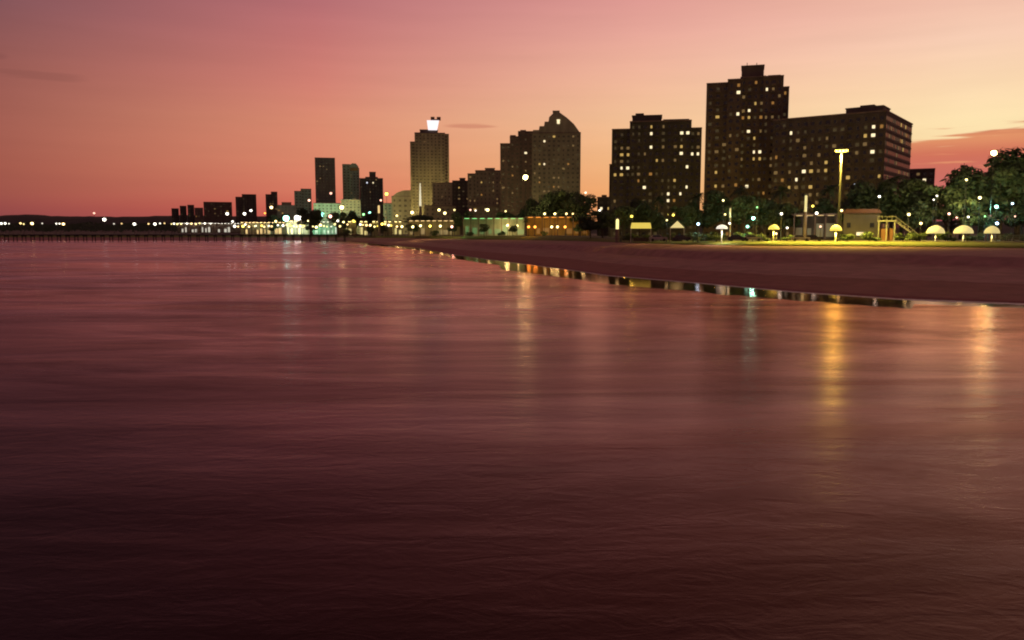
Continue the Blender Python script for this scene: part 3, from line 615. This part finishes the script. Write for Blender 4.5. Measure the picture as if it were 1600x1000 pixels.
L_ = [
 (880,327,500,'cream',2.4,5,50000,'cream lamp low among the trees at the foot of the pointed tower'),
 (790,330,540,'cream',2,5,30000,'small cream lamp behind the green pavilion, at the foot of the stepped dark block'),  # px, py, D, hue, radius px, strength, power, label
 (1177,341,200,'teal',3.4,20,5000,'brightest blue green lamp below the tallest tower'),
 (1168,354,198,'teal',3,9,0,'low blue green lamp just under the brightest blue green one'),
 (1183,324,210,'green',1.6,6,0,'small high green lamp above the blue green pair'),
 (1130,313,215,'cream',2,9,2500,'cream lamp shining through the tree below the left edge of the tallest tower'),
 (1133,335,208,'cream',2,6,800,'pale lamp below the one shining through the tree'),
 (1140,349,200,'white',2.2,7,0,'white lamp just right of the mushroom light below the tallest tower'),
 (1091,350,198,'blue',2.8,12,1500,'round bluish white lamp below the gap of sky'),
 (1042,344,205,'cream',1.8,7,600,'small cream lamp above the pointed tent'),
 (987,338,210,'yellow',3,5,2500,'yellow lamp above the yellow green stall'),
 (1221,334,205,'white',2.4,12,1500,'white lamp left of the flat topped shelter'),
 (1276,333,224,'white',2.8,10,1500,'white lamp on the right corner of the flat topped shelter'),
 (1315,329,210,'warm',2.6,9,1200,'warm lamp close to the yellow mast, half way down'),
 (1230,356,196,'white',2.2,7,0,'low white lamp right of the second mushroom light'),
 (1213,365,192,'pink',2,7,0,'lowest pinkish lamp next to the second mushroom light'),
 (1282,354,198,'pink',2,6,0,'pinkish lamp left of the yellow mushroom light'),
 (1374,307,212,'white',2.4,11,1500,'white lamp above the raised platform'),
 (1420,335,205,'cream',3,10,2500,'cream lamp at the lower end of the stair'),
 (1439,349,198,'warm',2.6,11,1500,'warm lamp touching the first of three right mushroom lights'),
 (1464,306,215,'white',1.8,9,600,'small white lamp high in the dark trees, upper of two'),
 (1459,312,214,'white',1.6,7,0,'small white lamp high in the dark trees, lower of two'),
 (1483,334,205,'pink',2.4,10,1200,'pink lamp above the middle mushroom light'),
 (1495,340,204,'pink',1.8,7,0,'smaller pink lamp right beside the pink one'),
 (1513,339,204,'white',2,9,700,'white lamp between the middle and right mushroom lights'),
 (1531,309,210,'cream',3,12,5000,'cream lamp hanging bright among the right trees'),
 (1510,281,212,'cream',2.4,8,4000,'cream lamp at the top of the right trees, below the highest one'),
 (1557,323,203,'teal',3.6,16,5000,'strong green lamp low among the trees at the right edge'),
 (1582,318,205,'blue',2.2,12,1500,'bluish white lamp right of the strong green one'),
 (1558,349,197,'blue',3,12,1500,'wide bluish lamp just above the last mushroom light'),
 (1539,338,202,'green',1.6,6,0,'small green lamp left below the strong green one'),
 (1586,338,202,'pink',1.6,6,0,'small pink lamp nearest the right edge'),
 (915,301,400,'pink',2.2,8,0,'small pink lamp right of the pointed tower at its foot'),
 (851,334,385,'cream',2.4,9,1500,'first cream lamp over the orange pavilion roof'),
 (867,334,385,'cream',2.4,9,1500,'second cream lamp over the orange pavilion roof'),
 (885,334,385,'warm',2.4,7,1500,'warm third lamp over the orange pavilion roof'),
 (895,334,385,'warm',2,5,0,'dim fourth lamp over the orange pavilion roof'),
 (937,329,380,'white',2.4,7,900,'white lamp left of the foot of the broad dark block'),
 (762,328,500,'cream',3.2,10,5000,'bright cream lamp over the green pavilion'),
 (735,328,520,'pink',2,5,0,'dim lamp over the left end of the green pavilion'),
 (743,329,520,'white',1.8,5,0,'small lamp between the dim one and the bright cream one over the green pavilion'),
 (710,328,540,'cream',2,5,1200,'dim lamp under the flat olive block'),
 (695,333,540,'cream',3,9,4000,'cream lamp right of the signed tower foot, lower of two'),
 (686,328,545,'cream',2.8,9,4000,'cream lamp right of the signed tower foot, upper of two'),
 (667,333,765,'cream',3.6,12,60000,'wide bright lamp just right of the glowing column foot'),
 (644,332,770,'cream',3.2,11,50000,'bright lamp just left of the glowing column foot'),
 (620,337,810,'cream',2.2,6,30000,'cream lamp before the green floodlit hall'),
 (604,303,620,'yellow',3.2,9,4000,'yellow lamp on a high post left of the green floodlit hall'),
 (595,313,640,'pink',2,6,0,'small pinkish lamp under the high yellow one'),
 (578,333,860,'teal',3,12,20000,'green white lamp at the foot of the two-light tower'),
 (568,335,640,'green',2.4,6,3000,'dim green lamp at the foot of the two-light tower'),
 (534,324,860,'cream',4,13,45000,'large yellow white lamp right of the isolated slab tower'),
 (517,302,660,'pink',2.6,4,0,'dull pink lamp against the foot of the isolated slab tower'),
 (483,313,700,'pink',2.4,7,0,'pink lamp high beside the green washed block'),
 (516,338,650,'pink',3.4,9,3000,'pink lamp right of the brightest green white lamp'),
 (502,336,850,'teal',6,26,26000,'brightest green white lamp of the far promenade'),
 (488,341,850,'teal',3.4,18,14000,'green white lamp left beside the brightest one'),
 (465,341,850,'white',6.5,24,40000,'large white lamp over the yellow fronted building'),
 (447,341,850,'teal',6,20,20000,'large pale green lamp left of the large white one'),
 (424,324,720,'warm',3,11,4000,'warm lamp before the thin pair of dark shafts'),
 (414,333,740,'orange',2,6,0,'small orange lamp left below the thin pair of dark shafts'),
 (392,329,760,'white',2.4,9,0,'white lamp at the right edge of the squat dark block'),
 (382,334,760,'white',2.8,11,2000,'white lamp below the squat dark block'),
 (355,334,850,'white',2.8,10,2000,'white lamp before the long low building'),
 (163,343,1000,'white',3.2,12,0,'bright lone lamp highest on the dark left shore'),
 (147,333,1100,'pink',2.2,4,0,'faint pink lamp on the crest of the left hills'),
 (210,350,1000,'white',2.8,9,0,'white lamp midway along the dark left shore'),
 (242,350,1000,'white',2.8,8,0,'white lamp right of the midway one on the dark left shore'),
]
for (px, py, D, hue, rp, s, pw, lab) in L_: lamp(px, py, D, hue, rp * .8, s * .55, lab, power=pw * .35 * HP.get(hue, 1), group='lamps along the shore')

for px, py, D, pw, lab in [(978,338,330,40000,'added facade light between the trees at the left foot of the broad dark block'),(1052,336,335,40000,'added facade light between the trees behind the pointed tent'),(1118,334,330,50000,'added facade light behind the trees at the left foot of the tallest tower'),(1196,334,325,50000,'added facade light behind the trees at the right foot of the tallest tower'),(1270,322,285,40000,'added facade light against the foot of the widest block, above the shelter'),(1352,318,280,30000,'added facade light behind the dark house')]:
    lamp(px, py, D, 'yellow', 2, 4, lab, power=pw * .12, group='lamps along the shore')  # added lamps, mostly hidden by trees, to brighten the lower facades
ORD = ['first','second','third','fourth','fifth','sixth','seventh','eighth','ninth','tenth','eleventh','twelfth','thirteenth','fourteenth','fifteenth','sixteenth','seventeenth','eighteenth','nineteenth','twentieth','twenty first','twenty second','twenty third','twenty fourth','twenty fifth']
LG = 'tiny lights strung along the far left shore'
rnd = random.Random(3)
for qi, (px, rp, s) in enumerate([(2,2.2,4),(8,2.2,4),(14,1.4,2),(32,2,3),(37,1.6,2),(50,2.8,7),(66,1.6,1),(88,1.6,3),(93,1.6,3),(99,2.6,6),(178,1.6,1),(190,1.8,1.2),(232,1.8,2),(250,1.8,2),(257,1.6,1.6),(268,1.6,1.6),(272,2,3),(277,1.8,3),(283,1.8,2.5),(292,2,3),(299,2,3),(306,2,3),(312,1.8,2),(320,2,3),(329,1.8,2)]):
    lamp(px, 349.5 + rnd.uniform(-.7, .7), 980, rnd.choice(['warm', 'cream', 'white']), rp * .8, s, 'tiny light, %s from the left in the string along the far left shore' % ORD[qi], group=LG, sample=False)
LG2 = 'small lights packed along the far promenade'
for i in range(46):
    px = 362 + i * 5.7 + rnd.uniform(-2, 2); py = rnd.choice([351, 352, 353, 346, 354]) + rnd.uniform(-1, 1)
    lamp(px, py, 720 - i * 2 + rnd.uniform(-10, 10), rnd.choice(['cream', 'cream', 'white', 'yellow', 'warm']), rnd.uniform(1.1, 2.2), rnd.uniform(2, 6), 'small warm light packed among the others along the far promenade', group=LG2, sample=False)
for qi, (px, hue) in enumerate([(628,'cream'),(645,'cream'),(657,'cream'),(672,'yellow'),(688,'cream'),(706,'pink'),(733,'green'),(748,'green'),(757,'green'),(770,'green'),(793,'cream'),(808,'cream')]):
    lamp(px, 353 + rnd.uniform(-1.5, 1.5), 520 - (px - 628) * .5, hue, 2.0, 6, '%s low light, %s from the left before the olive and green pavilions' % (hue, ORD[qi]), group='low lights before the pavilions', power=3000)
for qi, (px, hue) in enumerate([(826,'orange'),(836,'orange'),(862,'cream'),(871,'cream'),(883,'orange'),(911,'cream')]):
    lamp(px, 354.5, 372, hue, 2.1, 5, '%s low light, %s from the left before the orange pavilion' % (hue, ORD[qi]), group='low lights before the orange pavilion', power=2000)
def column_small(px, p0, p1, D, hue, label, wpx=2.6, s=1.6):
    base = dirpt(px, D, gz(px, D)); t = at(px, p0, D).z - base.z; b0 = max(.2, at(px, p1, D).z - base.z); k = D / F * wpx / 2
    r = empty('light_column', base); tag(r, label, 'light column')
    MB().lathe([(k * 1.3, -.3), (k * 1.3, b0)], 8).build('plinth', 'grey_concrete', r)
    MB().lathe([(k, b0), (k, t - .3), (k * .6, t)], 8).build('lit_shaft', emis('shaft_%s_%g' % (hue, s), HUES[hue], s), r)
    MB().lathe([(k * 1.9, t - .02), (k * 1.9, t + .25), (.05, t + .4)], 8).build('cap', 'dark_metal', r)
column_small(1252, 305, 331, 226, 'cream', 'glowing cream post rising behind the flat topped shelter', 4, .8)
column_small(962.5, 342, 358, 200, 'cream', 'upright yellow light bar left of the yellow green stall', 4.5, 1.5)
column_small(595, 321, 333, 650, 'warm', 'short warm light bar under the small pinkish lamp', 3, 1)
column_small(1136, 325, 340, 208, 'cream', 'pale upright light bar by the tree lamp below the tallest tower', 2.5, .7)

def mushroom(px, ptop, pbot, D, wpx, hue, s, label, group, pw=300):
    base = dirpt(px, D, gz(px, D)); t = at(px, ptop, D).z - base.z; k = D / F; R_ = wpx * k / 2; hh = (pbot - ptop) * k
    r = empty('mushroom_light', base); tag(r, label, 'mushroom light', group)
    MB().lathe([(.22, -.3), (.22, .15), (.11, .2), (.1, t - hh * .75)], 8).build('stem', 'pale_metal', r)
    z0 = t - hh
    MB().lathe([(R_, z0), (R_ * .97, z0 + hh * .3), (R_ * .8, z0 + hh * .62), (R_ * .5, z0 + hh * .86), (R_ * .15, t), (.02, t + .02)], 14).build('hood', emis('hood_%s_%g' % (hue, s), HUES[hue], s), r, True)
    MB().lathe([(.02, z0 + .02), (R_ * .93, z0 - .01), (R_ * 1.04, z0 - .02), (R_ * 1.04, z0 + .06), (R_ * 1.0, z0 + .07)], 14).build('rim', 'dark_metal', r)
    MB().lathe([(.06, t), (.06, t + .3), (.01, t + .45)], 6).build('finial', 'dark_metal', r)
    ld = bpy.data.lights.new('lamp_light', 'SPOT'); ld.spot_size = R(150); ld.spot_blend = .5; ld.energy = pw; ld.color = lin(HUES[hue]); ld.shadow_soft_size = .3
    lo = link(bpy.data.objects.new('lamp_light', ld), r); lo.location = (0, -.3, z0 - .5)
G3 = 'mushroom shaped lights at the edge of the lawn'
mushroom(1454, 352, 365, 190, 26, 'cream', .72, 'mushroom light, left one of the three at the right', G3)
mushroom(1497, 352, 365, 190, 28, 'cream', .72, 'widest mushroom light, middle of the three at the right', G3)
mushroom(1541, 353, 365, 190, 22, 'cream', .62, 'mushroom light nearest the right edge', G3)
mushroom(1204, 351, 359, 192, 17, 'yellow', 1.0, 'small mushroom light beside the pinkish lamp below the widest block', G3, 2600)
mushroom(1300, 351, 361, 190, 18, 'yellow', 1.0, 'strong yellow mushroom light at the foot of the yellow mast', G3, 3800)
mushroom(1124, 351, 358, 192, 18, 'white', 1.0, 'flat white mushroom light below the left edge of the tallest tower', G3, 1600)
# tent and stall
def tent(px, ptop, pb, D, wpx, hue, label, peak=True):
    base = dirpt(px, D, gz(px, D)); k = D / F; W = wpx * k / 2; t = at(px, ptop, D).z - base.z; e = at(px, pb, D).z - base.z
    r = empty('tent' if peak else 'market_stall', base, -azim(px)); tag(r, label, 'tent' if peak else 'stall')
    if peak: v = [(-W,-W,e),(W,-W,e),(W,W,e),(-W,W,e),(0,0,t)]; f = [(0,1,4),(1,2,4),(2,3,4),(3,0,4)]
    else: v = [(-W,-1.5,e),(W,-1.5,e),(W,1.5,e),(-W,1.5,e),(-W*.9,0,t),(W*.9,0,t)]; f = [(0,1,5,4),(2,3,4,5),(1,2,5),(3,0,4)]
    MB().add(v, f).build('canopy', emis('canopy_' + hue, HUES[hue], .75), r)
    y = W if peak else 1.5
    for sx_ in (-1, 1):
        for sy_ in (-1, 1): MB().box(sx_*(W-.1)-.06, sx_*(W-.1)+.06, sy_*(y-.1)-.06, sy_*(y-.1)+.06, -.2, e+.05).build('leg', 'pale_metal', r)
    MB().box(-W*.7, W*.7, -y*.6, -y*.3, 0, .9).build('counter', 'bark', r)
tent(1055, 345, 356, 196, 22, 'cream', 'pointed glowing tent before the broad dark block')
tent(999, 348, 357, 198, 32, 'yellow', 'long yellow green glowing stall before the broad dark block', False)

# parked cars
def car(px, D, m, label):
    base = dirpt(px, D, gz(px, D) + .05); r = empty('parked_car', base, -azim(px) + R(4)); tag(r, label, 'car', 'cars parked behind the lawn')
    MB().prism([(-2.1,.35),(2.1,.35),(2.15,.75),(1.95,.95),(-2.0,.98),(-2.15,.7)], -.85, .85).build('body', m, r)
    cb = MB().prism([(-1.75,.985),(1.0,.985),(.45,1.45),(-1.3,1.47)], -.74, .74).build('cabin', m, r)
    for sy_ in (-.76, .745): MB().prism([(-1.5,1.03),(.78,1.03),(.4,1.38),(-1.2,1.4)], sy_, sy_ + .015).build('side_window', 'glass', cb)
    for x in (-1.35, 1.35):
        for y in (-.78, .78): MB().tube((x, y - .11, .33), (x, y + .11, .33), .33, .33, 12).build('wheel', 'rubber', r)
    for y in (-.6, .6): MB().box(2.1, 2.17, y - .15, y + .15, .62, .76).build('headlight', 'lit_dim', r)
for px, D, m, lab in [(1026,193,'car_pale','pale car parked left of the pointed tent'),(1062,193,'car_dark','dark car parked under the pointed tent'),(1148,191,'car_dark','dark car parked between the flat white mushroom light and the low blue green lamp'),(1172,192,'car_pale','pale car parked below the low blue green lamp'),(1246,194,'car_pale','pale car parked right of the low white lamp'),(1266,196,'car_dark','dark car parked before the flat topped shelter')]:
    car(px, D, m, lab)
# thatched umbrellas row unlit, hedge of bushes
BUSH = []
def leafcloud(n, rx, ry, rz, leaf, blobs, seed, shell=.55):
    rn = random.Random(seed); m_ = MB(); bl = []
    for i in range(blobs):
        a = rn.uniform(0, 6.283); q = rn.uniform(.15, .72); z = rn.uniform(-.6, .7)
        bl.append((Vector((rx * q * math.cos(a), ry * q * math.sin(a), rz * z)), rn.uniform(.28, .5) * (1.1 - abs(z) * .4)))
    for i in range(n):
        c_, s_ = rn.choice(bl)
        d = Vector((rn.gauss(0, 1), rn.gauss(0, 1), rn.gauss(0, 1))).normalized() * rn.uniform(shell, 1.05) ** .8
        p = c_ + Vector((d.x * rx, d.y * ry, d.z * rz)) * s_
        nn = (d + Vector((rn.uniform(-.8, .8), rn.uniform(-.8, .8), rn.uniform(-.3, .9)))).normalized(); a = nn.orthogonal().normalized(); b = nn.cross(a)
        t = rn.uniform(0, 6.28); a, b = a * math.cos(t) + b * math.sin(t), b * math.cos(t) - a * math.sin(t)
        l = leaf * rn.uniform(.6, 1.3)
        m_.add([p - a * l, p + b * l * .45, p + a * l, p - b * l * .45], [(0, 1, 2, 3)])
    return m_
TREES = {}
def tree_proto(kind):
    if kind in TREES: return TREES[kind]
    k = kind[0]; sd = int(kind[-1]) * 13
    if k == 'b':     # broadleaf, unit height 10
        crown = leafcloud(2600, 4.6, 4.6, 3.4, .42, 15, sd).mesh('crown', 'leaf_dark' if sd % 2 else 'leaf_mid'); cz = 6.3
        t = MB().tube((0,0,-.5),(.1,.1,3),.32,.22); rn = random.Random(sd)
        for i in range(6):
            a = i * 1.05 + rn.random(); t.tube((.1,.1,2.6 + rn.random()),(2.6*math.cos(a),2.6*math.sin(a),6 + rn.random()*1.5),.15,.05,5)
        tr = t.mesh('trunk', 'bark')
    elif k == 's':   # bush
        crown = leafcloud(900, 2.6, 2.2, 1.4, .26, 9, sd).mesh('crown', 'leaf_mid'); cz = 1.3; tr = MB().tube((0,0,-.3),(0,0,1.2),.1,.06).mesh('trunk', 'bark')
    elif k == 'c':   # araucaria / conifer in tiers
        m_ = MB(); rn = random.Random(sd)
        for j in range(13):
            z = 1.6 + j * .66; rr = 2.3 * (1 - j / 14) + .2
            for q in range(11):
                a = q * .571 + j * .4 + rn.uniform(-.15, .15)
                for s_ in range(8):
                    x = rr * (s_ + .6) / 8; p = Vector((x*math.cos(a), x*math.sin(a), z + .16 * x - .02*x*x + rn.uniform(-.12,.12)))
                    d = Vector((rn.uniform(-1,1), rn.uniform(-1,1), rn.uniform(-.3,.5))).normalized() * .26; b = d.cross(Vector((0,0,1))) * .4 + Vector((0,0,.07))
                    m_.add([p-d, p+b, p+d, p-b], [(0,1,2,3)])
        crown = m_.mesh('crown', 'leaf_pine'); cz = 0; tr = MB().tube((0,0,-.5),(0,0,10),.25,.05).mesh('trunk', 'bark')
    else:            # palm
        m_ = MB(); rn = random.Random(sd)
        for i in range(20):
            a = i * 2.4 + rn.uniform(-.2,.2); up = rn.uniform(-.1, 1.1); Lf = rn.uniform(2.3, 2.9); prev = None
            for s_ in range(9):
                t = s_ / 8; rr_ = Lf * t; z = up * rr_ - .42 * rr_ * rr_ * .8 + 0; p = Vector((rr_*math.cos(a)*.9, rr_*math.sin(a)*.9, z))
                if prev is not None:
                    side = Vector((-math.sin(a), math.cos(a), 0)); wd = .55 * math.sin(math.pi * min(.97, t * .9 + .1))
                    for sg_ in (-1, 1):
                        q_ = p + side * sg_ * wd + Vector((0, 0, -.22 * wd)); q2 = prev + side * sg_ * wd * .5 + Vector((0, 0, -.1))
                        m_.add([prev, prev.lerp(p, .55), q_, q2], [(0,1,2,3)])
                prev = p
        crown = m_.mesh('crown', 'leaf_dark'); cz = 8.6; tr = MB().tube((.3,0,-.5),(.15,0,4),.26,.2).tube((.15,0,4),(0,0,8.7),.2,.17).mesh('trunk', 'palm_trunk')
    TREES[kind] = (crown, tr, cz); return TREES[kind]
NM = {'b': ('broadleaf_tree', 'tree', 9.4), 's': ('bush', 'bush', 2.6), 'c': ('conifer_tree', 'tree', 10.4), 'p': ('palm_tree', 'palm', 9.6)}
def tree(kind, px, ptop, D, label, wide=1.0, group=None):
    cr_, tr, cz = tree_proto(kind); nm, cat, H = NM[kind[0]]
    base = dirpt(px, D, gz(px, D)); hh = at(px, ptop, D).z - base.z; s = hh / H
    r = empty(nm, base, random.uniform(0, 6.28)); tag(r, label, cat, group); r.scale = (s * wide, s * wide, s)
    o = link(bpy.data.objects.new('crown', cr_), r); o.location = (0, 0, cz)
    link(bpy.data.objects.new('trunk', tr), r)
G = {'a': 'dark trees before the broad block', 'b': 'dark trees before the tallest tower and widest block', 'r': 'big trees at the right edge', 'm': 'dark trees right of the pavilions', 'f': 'small trees among the far lamps'}
T = [
 ('c1',920,309,390,'slim dark conifer right of the pointed tower',1.0,'m'),('b1',868,298,430,'round dark tree at the foot of the pointed tower, tallest there',1.0,'m'),('b2',893,300,420,'dark tree right at the foot of the pointed tower',1.0,'m'),('b3',848,306,420,'dark tree left at the foot of the pointed tower',.9,'m'),('b1',905,306,400,'dark tree beside the small pink lamp',.9,'m'),('b2',940,330,300,'low dark tree hiding the foot of the low dark block',1.2,'m'),('b3',921,338,300,'squat dark tree right of the orange pavilion',1.3,'m'),('b1',832,312,460,'small dark tree left of the orange pavilion lamps',.8,'m'),
 ('b2',968,322,230,'dark tree at the left foot of the broad dark block',1.0,'a'),('b1',998,312,236,'dark tree over the yellow lamp',.95,'a'),('p1',1026,304,232,'palm reaching up the middle of the broad dark block',1,'a'),('b3',1030,330,225,'low round tree left of the pointed tent',1.0,'a'),('b2',1066,322,232,'dark tree behind the pointed tent',1.0,'a'),('b1',1094,318,238,'dark tree filling the foot of the sky gap',1.0,'a'),('p2',1084,300,240,'palm left of the sky gap',1,'a'),
 ('b3',1128,298,236,'olive tree glowing around the cream lamp',1.0,'b'),('b2',1158,306,230,'tree tinted green by the blue green lamps',1.1,'b'),('b1',1190,310,232,'dark tree right of the brightest blue green lamp',1.0,'b'),('p1',1150,288,240,'palm against the left half of the tallest tower',1,'b'),('p2',1212,290,244,'palm against the right half of the tallest tower',1,'b'),('b2',1222,318,240,'dark tree behind the white lamp left of the shelter',1.0,'b'),('b3',1290,310,244,'dark tree behind the shelter, left of the yellow mast',.9,'b'),('p2',1288,286,246,'palm just left of the yellow mast',1,'b'),('b1',1340,284,250,'tree rising behind the dark house',1.0,'b'),('b3',1366,296,244,'tree between the dark house and the platform',1.0,'b'),('b2',1400,280,246,'tall dark tree behind the stair',1.1,'b'),('p1',1384,270,252,'palm above the raised platform',1,'b'),
 ('b1',1436,296,238,'dark tree below the purple block',1.0,'r'),('b2',1470,290,232,'dark tree behind the left mushroom light',1.1,'r'),('c2',1478,258,262,'thin conifer standing against the red cloud, left of two',.7,'r'),('c3',1492,250,262,'thin conifer standing against the red cloud, right of two',.7,'r'),('b3',1505,276,236,'tree behind the middle mushroom light',1.0,'r'),('b1',1524,256,238,'tree lit olive by the highest lamp',1.0,'r'),('b2',1552,262,236,'tree tinted green by the strong green lamp',1.0,'r'),('b3',1580,240,240,'tallest dark tree beside the highest lamp',1.1,'r'),('b1',1612,236,238,'dark tree cut by the right edge',1.2,'r'),('b2',1500,312,220,'low tree below the conifers',1.0,'r'),('b3',1586,312,218,'low dark tree at the right edge behind the bluish lamp',1.1,'r'),('b1',1535,330,214,'low tree behind the right mushroom light',.9,'r'),('b2',1660,250,240,'dark tree beyond the right edge',1.2,'r'),('b3',1420,318,226,'low tree behind the cream lamp',.9,'r'),
 ('b1',490,326,800,'small tree below the isolated slab tower',1.2,'f'),('b2',532,332,690,'small tree lit green beside the large yellow white lamp',1.1,'f'),('b3',558,330,720,'small dark tree left of the two-light tower foot',1,'f'),('b1',588,330,720,'small dark tree below the two-light tower',1,'f'),('b2',655,336,600,'low dark tree under the glowing column',1.6,'f'),('b3',678,338,590,'low dark tree right of the glowing column',1.6,'f'),('b1',722,330,560,'dark tree at the left end of the green pavilion',1,'f'),('b2',790,332,520,'dark tree behind the green pavilion',1.2,'f'),('b3',812,328,500,'dark tree between the two long pavilions',1,'f'),('b1',440,335,900,'small tree behind the large pale green lamp',1.2,'f'),
]
for k, px, pt, D, lab, wd, g in T: tree(k, px, pt, D, lab, wd, G[g])

for k_, px, pt, D, lab in [('s1',735,362,425,'small bush before the left part of the green pavilion'),('b2',757,350,428,'small tree before the green pavilion'),('s3',784,361,425,'small bush before the right part of the green pavilion'),('b3',801,352,428,'small dark tree before the right end of the green pavilion'),('p1',822,341,398,'small palm between the green and orange pavilions'),('s2',850,361,385,'small bush before the orange pavilion'),('b1',903,350,388,'small dark tree before the right end of the orange pavilion'),('b1',648,350,545,'small dark tree before the left end of the olive pavilion'),('s2',680,360,545,'small bush before the olive pavilion'),('b3',708,351,545,'small dark tree before the right end of the olive pavilion'),('b2',583,350,688,'small tree between the third and fourth lit kiosks'),('b1',600,351,688,'small tree right of the fourth lit kiosk'),('s1',545,358,688,'small bush between the first two lit kiosks'),('b3',490,347,840,'small tree right of the yellow fronted building'),('b2',432,348,860,'small tree before the low white lit building')]:
    tree(k_, px, pt, D, lab, 1.1, 'small trees before the pavilions')
rn = random.Random(11)
for i, px in enumerate([982,1008,1044,1080,1100,1116,1158,1186,1226,1318,1352,1404,1426,1470,1516,1566,1592]):
    tree('s%d' % (i % 3 + 1), px, rn.uniform(361, 367), rn.uniform(197, 204), 'low clipped bush, %s from the left in the row behind the lawn' % ORD[i], 1.3, 'low bushes behind the lawn')
# fence at the right end
fr = dirpt(1575, 192, gz(1575, 192)); fe = empty('rail_fence', fr, -azim(1575) - R(0)); tag(fe, 'low rail fence behind the lawn at the right edge', 'fence')
for i in range(9): MB().box(i*1.3-4-.06, i*1.3-4+.06, -.06, .06, -.2, 1.5).build('post', 'metal', fe)
for z in (.5, .95, 1.4): MB().box(-4.2, 6.6, -.13, -.065, z, z+.1).build('rail', 'metal', fe)

# ------------------------------------------------------------------ pier on the left
def pier():
    A = dirpt(548, 650, 0); B = dirpt(-260, 640, 0); d = (B - A); Ln = d.length; r = empty('pier', A, math.atan2(d.y, d.x))
    tag(r, 'long low dark pier standing on piles across the left water', 'pier')
    zt = at(300, 366.3, 645).z
    MB().box(-12, Ln, -3, 3, zt - .9, zt).build('deck', 'timber', r)
    n = 60
    tm = MB().tube((0,-2.5,-2),(0,-2.4,zt-.91),.32,.32,8).tube((0,2.5,-2),(0,2.4,zt-.91),.32,.32,8).box(-.45,.45,-2.9,2.9,zt-1.6,zt-.92).mesh('trestle', 'timber')
    for i in range(n):
        o = link(bpy.data.objects.new('trestle', tm), r); o.location = (Ln * (i + .5) / n, 0, 0)
    g = MB()
    for y in (-2.9, 2.9):
        g.box(-10, Ln, y-.05, y+.05, zt+1.0, zt+1.12)
        for i in range(100): g.box(Ln*i/100, Ln*i/100+.1, y-.04, y+.04, zt, zt+1.0)
    g.build('railing', 'dark_metal', r)
pier()
# wooded lower slope behind the left shore lights (one mass)
wd_ = leafcloud(10, 1, 1, 1, 1, 3, 5); wd_ = MB(); rn = random.Random(21)
for i in range(9000):
    px = rn.uniform(-500, 420); Yd = rn.uniform(1120, 1500); x = dirpt(px, Yd, 0).x
    z = gz(px, Yd) + rn.uniform(0, 13) * (.55 + .45 * n3(px * .03, 2) + .3) * (1 if px < 300 else .5)
    p = Vector((x, Yd, z)); a = Vector((rn.uniform(-1,1), rn.uniform(-.3,.3), rn.uniform(-.6,.6))).normalized() * rn.uniform(1.2, 2.8); b = Vector((a.z*.4, .5, abs(a.x)*.5 + .3)) * .9
    wd_.add([p-a, p+b, p+a, p-b], [(0,1,2,3)])
tag(wd_.build('woodland', 'leaf_dark'), 'dark wooded slope behind the far left lights', 'woodland', kind='stuff')
print('objects', len(bpy.data.objects))
